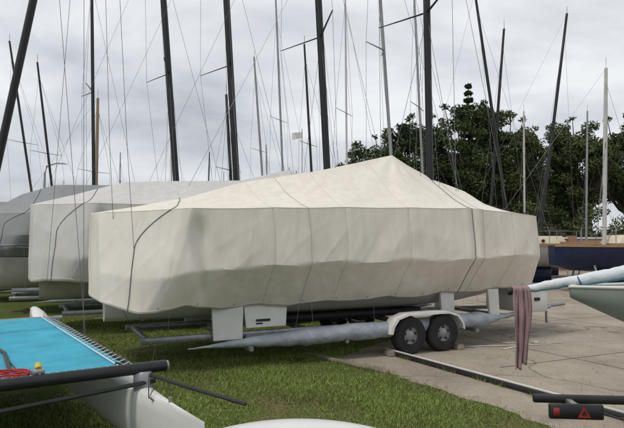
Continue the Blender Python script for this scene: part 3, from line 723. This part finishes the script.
# ------------------------------------------------------------------ beach catamaran
cat = empty('beach_catamaran')
tramp = mat('blue_trampoline_mesh', (.05, .36, .50), .85, var=.16, scale=3.5, bump=.6, bscale=200, bdist=.005)
A = Vector((-3.75, 8.0, 0)); B = Vector((-.62, 3.35, 0)); dv = (B-A).normalized(); nn = Vector((-dv.y, dv.x, 0)); Lh = (B-A).length
ext = .75
def cathull(nm, off):
    hv = []; hf = []; K = 48
    prof = [(0, 1), (.55, .985), (.9, .93), (1, .75), (1, .5), (.85, .25), (.5, .07), (0, 0)]
    ring = [(-a, b) for a, b in prof]+[(a, b) for a, b in prof[::-1][1:-1]]
    for i in range(K+1):
        q = i/K; w = .155*max(.02, math.sin(math.pi*min(1, .12+q*.9)))**.7*(1 if q < .8 else max(.06, (1-q)/.2)**.7)*(1 if q > .06 else .75)
        zt = .62+.06*q**2+.16*sstep((.18-q)/.15); zb = .14+.16*q**3+(.25*(1-q/.1) if q < .1 else 0)
        c = A+dv*(-ext+(Lh+ext)*q)+off
        for a, b in ring: p = c+nn*(a*w); hv.append((p.x, p.y, zb+(zt-zb)*b))
    k = len(ring)
    for i in range(K):
        for q in range(k): hf.append((i*k+q, i*k+(q+1) % k, (i+1)*k+(q+1) % k, (i+1)*k+q))
    hf.append(tuple(range(k))); hf.append(tuple(K*k+q for q in range(k)))
    m = MB(); m.add(hv, hf, M_GEL); m.build(nm, cat)
cathull('starboard_hull', Vector((0, 0, 0)))
sgn = 1 if (nn.x*-1) > 0 else -1
other = nn*(2.35*sgn); cathull('port_hull', other)
def cp(q, s, z): p = A+dv*(Lh*q)+other*s; return Vector((p.x, p.y, z))
tm = MB(); nu, nv_ = 48, 40; vs = []; fs = []
for i in range(nu+1):
    for k in range(nv_+1):
        q = .14+.64*i/nu; s = .03+.94*k/nv_
        sag = .05*math.sin(math.pi*i/nu)*math.sin(math.pi*k/nv_); vs.append(cp(q, s, .78-sag+.006*nz(i*.25, k*.3)+.003*math.sin(k*2.2)*math.exp(-(nu-i)/4)))
for i in range(nu):
    for k in range(nv_): a = i*(nv_+1)+k; fs.append((a, a+1, a+nv_+2, a+nv_+1))
tm.add(vs, fs, tramp); tm.build('trampoline', cat)
fr = MB()
fr.tube([cp(.13, -.05, .76), cp(.13, 1.05, .76)], .028, M_ALU, 14)
fr.tube([cp(.80, -.07, .79), cp(.80, 1.07, .79)], .042, M_CARBON, 14)
fr.tube([cp(.81, -.03, .70), cp(.81, .5, .62), cp(.81, 1.03, .70)], .016, M_BLACK, 8)
for s in (.015, .985): fr.tube([cp(.14, s, .785), cp(.79, s, .785)], .018, M_BLACK, 8)
for s in (.06, .94): fr.tube([cp(.15, s, .795), cp(.78, s, .795)], .006, M_PADW, 5)
for s in (.33, .66): fr.tube([cp(.14+.64*i/24, s, .783-.05*math.sin(math.pi*i/24)*math.sin(math.pi*(s-.03)/.94)) for i in range(25)], .006, M_BLACK, 5, flat=.5)
for k in range(30):
    q = .15+.63*k/29; fr.tube([cp(q, .015, .80), cp(q+.008, .05, .79)], .004, M_PADW, 4)
for k in range(40):
    s = .04+.92*k/39; fr.tube([cp(.80, s, .832), cp(.778, s+.006, .79)], .004, (M_YEL if k % 9 == 4 else M_PADW), 4)
for s0 in (0, 1):
    fr.tube([cp(.62, s0, .64), cp(.62, s0, .675)], .07, M_BLACK, 16)
    fr.box(cp(.80, s0, .70), (.12, .12, .14), M_ALU, bev=.01)
    fr.tube([cp(.90, s0, .655), cp(.90, s0, .70)], .012, M_ALU, 8)
    fr.tube([cp(.80, -.072 if s0 == 0 else 1.072, .79), cp(.80, -.078 if s0 == 0 else 1.078, .79)], .036, M_ALU, 14)
for s in (.30, .62, .80):
    fr.box(cp(.795, s, .845), (.07, .05, .03), M_ALU, rz=.6, bev=.006); fr.tube([cp(.79, s, .86), cp(.785, s, .885)], .022, (M_YEL if s < .4 or s > .7 else M_RED), 10)
fr.build('beams_and_lacing', cat)
rp = MB()
strap = [cp(.20, .35, .765), cp(.33, .33, .775), cp(.42, .36, .765), cp(.55, .33, .77), cp(.70, .35, .775), cp(.78, .30, .81)]
rp.tube(strap, .016, M_BLACK, 6, flat=.35)
rp.tube([cp(.3, .62, .76), cp(.45, .66, .765), cp(.6, .6, .77), cp(.72, .66, .78)], .014, M_BLACK, 6, flat=.4)
for (q0, s0, mm, ph) in ((.745, .36, M_RED, 0), (.73, .44, M_YEL, 2), (.75, .50, M_RED, 4), (.70, .47, M_BLACK, 1)):
    pts = []
    for k in range(64):
        t = k*.42+ph; pts.append(cp(q0+.022*math.sin(t)+.012*nz(k*.3, ph), s0+.045*math.cos(t*1.03)+.03*nz(k*.2, 4+ph), .782+.014*nz(k*.5, 2+ph)+.0005*k))
    rp.tube(pts, .0065, mm, 5)
for k in range(2): rp.tube([cp(.82+.03*k, .0, .72), cp(.86, .03, .66), cp(.88, -.06, .5), cp(.84, -.08, .3)], .005, M_ROPE, 5)
rp.tube([cp(.76, .06, .80), cp(.86, -.08, .70), cp(.93, -.20, .62)], [.016, .014, .014], M_BLACK, 8)
rp.build('ropes_and_tiller', cat)
ms = MB()
mb_ = Vector((-3.66, 6.0, .8)); mt_ = Vector((-2.12, 6.0, 9.0)); ms.tube([mb_, mt_], [.042, .038], M_CARBON, 14)
for tgt, f in ((cp(.45, 0, .7), .75), (cp(.47, 0, .7), .55), (cp(.02, 0, .68), .8)):
    ms.tube([mb_.lerp(mt_, f), tgt], .003, M_WIRE, 4)
ms.build('mast', cat)
hl = MB()
hl.tube([(-2.65, 7.5, 6.0), (-2.45, 7.5, 3.0), (-2.30, 7.5, 1.2), (-2.2, 7.5, .45)], .0032, M_ROPE, 4)
hl.tube([(-2.9, 7.7, 6.2), (-2.75, 7.7, 3.0), (-2.62, 7.7, 1.0), (-2.3, 7.6, .45)], .0032, M_ROPE, 4)
hl.tube([(-2.4, 7.4, .02), (-2.2, 7.5, .45), (-2.05, 7.55, .35), (-2.1, 7.4, .02)], .006, M_ROPE, 4)
hl.build('hanging_halyards')

ky = MB(); pts = []; rr = []
for i in range(25):
    q = i/24; pts.append((-.75+1.3*q, 3.50+.06*q, .505+.02*math.sin(q*math.pi))); rr.append(.02+.19*math.sin(math.pi*q)**.6)
ky.tube(pts, rr, M_GEL, 16, flat=.5)
for x in (-.40, .25):
    ky.tube([(x-.12, 3.50, .0), (x, 3.53, .42)], .02, timber, 6); ky.tube([(x+.12, 3.56, .0), (x, 3.54, .42)], .02, timber, 6)
ky.build('kayak')

# ------------------------------------------------------------------ dinghy + trailer (right foreground)
dg = empty('sailing_dinghy')
green = mat('grey_green_hull', (.26, .30, .275), .45, var=.12, scale=3)
hv = []; hf = []; K = 18
X0, Y0 = 2.36, 5.25; DD = Vector((.97, -.10, 0)).normalized(); DN = Vector((-DD.y, DD.x, 0))
ring = [(-1, 1), (-.97, .75), (-.82, .45), (-.5, .18), (0, 0), (.5, .18), (.82, .45), (.97, .75), (1, 1)]
for i in range(K+1):
    q = i/K; w = .72*math.sin(min(1, q*1.25)*math.pi/2)**.8+.01; zt = 1.31+.06*q; zb = 1.22-.50*math.sin(min(1, q*2.4)*math.pi/2)
    c = Vector((X0, Y0, 0))+DD*(3.9*q)
    for a, b in ring: p = c+DN*(a*w); hv.append((p.x, p.y, zb+(zt-zb)*b))
for i in range(K):
    for q in range(8): hf.append((i*9+q, i*9+q+1, (i+1)*9+q+1, (i+1)*9+q))
for i in range(K): hf.append((i*9+8, i*9, (i+1)*9, (i+1)*9+8))
hf.append(tuple(K*9+q for q in range(9)))
h = MB(); h.add(hv, hf, green); h.build('hull', dg)
gw = MB()
for sg in (0, 8): gw.tube([Vector(hv[i*9+sg])+Vector((0, 0, .01)) for i in range(K+1)], .014, M_PADW, 8)
gw.build('gunwale', dg)
sl_ = MB(); cyan = mat('cyan_sail_bag', (.16, .36, .48), .75, var=.2, scale=6, bump=.4, bscale=20, bdist=.02); lt = mat('pale_blue_sail', (.66, .70, .73), .75, var=.08, bump=.5, bscale=12, bdist=.03)
pts = []; rr = []
for i in range(60):
    q = i/59; pts.append((1.92+2.7*q, 5.42-.5*q+.01*math.sin(q*20), 1.27+.60*q-.03*math.sin(q*math.pi)+.010*nz(q*22, 0))); rr.append(.024+.075*q**.7+.010*nz(q*34, 3))
sl_.tube(pts, rr, lt, 16)
sl_.tube([(p[0], p[1]-r*.05, p[2]-r*.50) for p, r in zip(pts, rr)], [r*.68 for r in rr], cyan, 16)
for i in (12, 30, 48): p = pts[i]; sl_.tube([(p[0], p[1], p[2]-.01), (p[0]+.012, p[1]-.004, p[2]-.005)], rr[i]*1.18, M_BLUE, 14)
sl_.tube([(1.85, 5.43, 1.255), (1.97, 5.41, 1.28)], .036, M_BLACK, 10)
sl_.tube([(3.1, 5.2, 1.0), (3.1, 5.2, 1.5)], .02, M_ALU, 8)
sl_.build('furled_sail', dg)
tr = empty('dinghy_trailer')
f2 = MB()
f2.box((2.95, 4.35, .52), (2.5, .04, .06), M_BLACK, rz=-.10, bev=.006)
f2.box((5.1, 5.4, .5), (2.8, .07, .08), M_GALV, rz=-.1, bev=.006); f2.box((4.2, 4.9, .5), (.06, 1.3, .06), M_GALV)
for x, y in ((3.9, 4.9), (5.4, 4.8), (3.9, 5.5), (5.4, 5.4)): f2.tube([(x, y, .5), (x, y, 1.0)], .03, M_GALV, 8)
for x, y in ((4.3, 4.5), (4.3, 5.75)):
    f2.tube([(x, y-.07, .25), (x, y+.07, .25)], .25, M_TYRE, 24)
    f2.tube([(x, y-.075, .25), (x, y+.075, .25)], .12, M_GALV, 16)
f2.tube([(4.3, 4.4, .25), (4.3, 5.8, .25)], .03, M_GALV, 8); f2.tube([(4.3, 5.4, .25), (4.3, 5.4, .5)], .03, M_GALV, 8); f2.tube([(4.3, 4.9, .25), (4.3, 4.9, .5)], .03, M_GALV, 8)
f2.tube([(2.0, 4.43, .50), (2.3, 4.36, .40), (2.7, 4.34, .42), (3.1, 4.33, .49)], .006, M_ROPE, 5)
f2.build('frame', tr)
red = mat('red_reflector', (.30, .03, .025), .4)
lb = MB(); c0 = Vector((1.92, 4.22, .49))
lb.box(c0, (.38, .035, .105), M_BLACK, rz=-.1, bev=.006)
lb.box((1.95, 4.33, .51), (.04, .22, .03), M_GALV, rz=-.1)
def tri(cx, sz, m_, yo):
    dx = Vector((math.cos(-.1), math.sin(-.1), 0)); ny_ = Vector((math.sin(-.1), -math.cos(-.1), 0))
    p = c0+dx*cx+ny_*yo
    vs = [p+dx*-sz-Vector((0, 0, sz*.8)), p+dx*sz-Vector((0, 0, sz*.8)), p+Vector((0, 0, sz*.9))]
    vs += [v_-ny_*.012 for v_ in vs]
    lb.add(vs, [(0, 1, 2), (5, 4, 3), (0, 3, 4, 1), (1, 4, 5, 2), (2, 5, 3, 0)], m_)
tri(.05, .045, red, .028); tri(.05, .019, M_BLACK, .032)
lb.box(c0+Vector((-.14, .015, .0)), (.05, .04, .06), red, rz=-.1, bev=.005); lb.box(c0+Vector((-.07, .010, .026)), (.06, .04, .018), M_PADW, rz=-.1)
lb.build('light_board', tr)

tw = MB(); tmn = mat('mauve_towel', (.30, .20, .205), .95, var=.15, bump=.5, bscale=90)
vs = []; fs = []; R1, C1 = 34, 30
for i in range(R1+1):
    q = i/R1
    for k in range(C1+1):
        u = k/C1-.5; wdt = .145+.025*math.sin(q*5)
        x = 1.95+u*wdt+.012*math.sin(q*4); y = 5.36-.018*math.sin(k*.55+q*1.8)*(.25+q)-.02*(1-q)+.02*nz(q*4, k*.3); z = 1.315-.74*q+(.06*u+.02*math.sin(k*.4))*q
        if i == 0: y += .05
        vs.append((x, y, z))
for i in range(R1):
    for k in range(C1): a = i*(C1+1)+k; fs.append((a, a+1, a+C1+2, a+C1+1))
tw.add(vs, fs, tmn); o = tw.build('hanging_towel', angle=80); s_ = o.modifiers.new('t', 'SOLIDIFY'); s_.thickness = .008

# ------------------------------------------------------------------ world / light / camera
SV = Vector((-.44, -.34, .83)).normalized()
world = bpy.data.worlds.new('World'); scene.world = world; world.use_nodes = True
nt = world.node_tree; N, L = nt.nodes, nt.links; bg = N['Background']; bg.inputs['Strength'].default_value = .12
sky = N.new('ShaderNodeTexSky'); sky.sky_type = 'NISHITA'; sky.sun_disc = False
sky.sun_elevation = math.asin(SV.z); sky.sun_rotation = math.atan2(SV.x, SV.y)
tc = N.new('ShaderNodeTexCoord'); mp = N.new('ShaderNodeMapping'); mp.inputs['Scale'].default_value = (1, 1, 2.6); mp.inputs['Location'].default_value = (.7, .3, .2)
L.new(tc.outputs['Generated'], mp.inputs[0])
n1 = N.new('ShaderNodeTexNoise'); n1.inputs['Scale'].default_value = 2.1; n1.inputs['Detail'].default_value = 8; n1.inputs['Roughness'].default_value = .52; n1.inputs['Distortion'].default_value = .35
L.new(mp.outputs[0], n1.inputs['Vector'])
cr = N.new('ShaderNodeValToRGB'); e = cr.color_ramp.elements
e[0].position = .32; e[0].color = (3.6, 3.8, 4.2, 1); e[1].position = .62; e[1].color = (7.7, 7.8, 7.95, 1)
m_ = cr.color_ramp.elements.new(.47); m_.color = (5.6, 5.8, 6.15, 1)
L.new(n1.outputs['Fac'], cr.inputs[0])
mx = N.new('ShaderNodeMix'); mx.data_type = 'RGBA'; mx.inputs[0].default_value = .92
L.new(sky.outputs[0], mx.inputs[6]); L.new(cr.outputs[0], mx.inputs[7]); L.new(mx.outputs[2], bg.inputs['Color'])

sun = bpy.data.lights.new('sun', 'SUN'); sun.energy = 1.5; sun.angle = R(10); sun.color = (1, .94, .85)
so = link(bpy.data.objects.new('sun', sun)); so.rotation_euler = SV.to_track_quat('Z', 'Y').to_euler(); so.location = (0, 0, 20)

cam = bpy.data.cameras.new('camera'); cam.sensor_width = 36; cam.lens = 32.9; cam.clip_end = 5000; cam.clip_start = .05
co = link(bpy.data.objects.new('camera', cam)); co.location = (0, 0, 1.7); co.rotation_euler = (R(93.1), 0, 0)
scene.camera = co
scene.view_settings.view_transform = 'Standard'; scene.view_settings.look = 'None'; scene.view_settings.exposure = 0
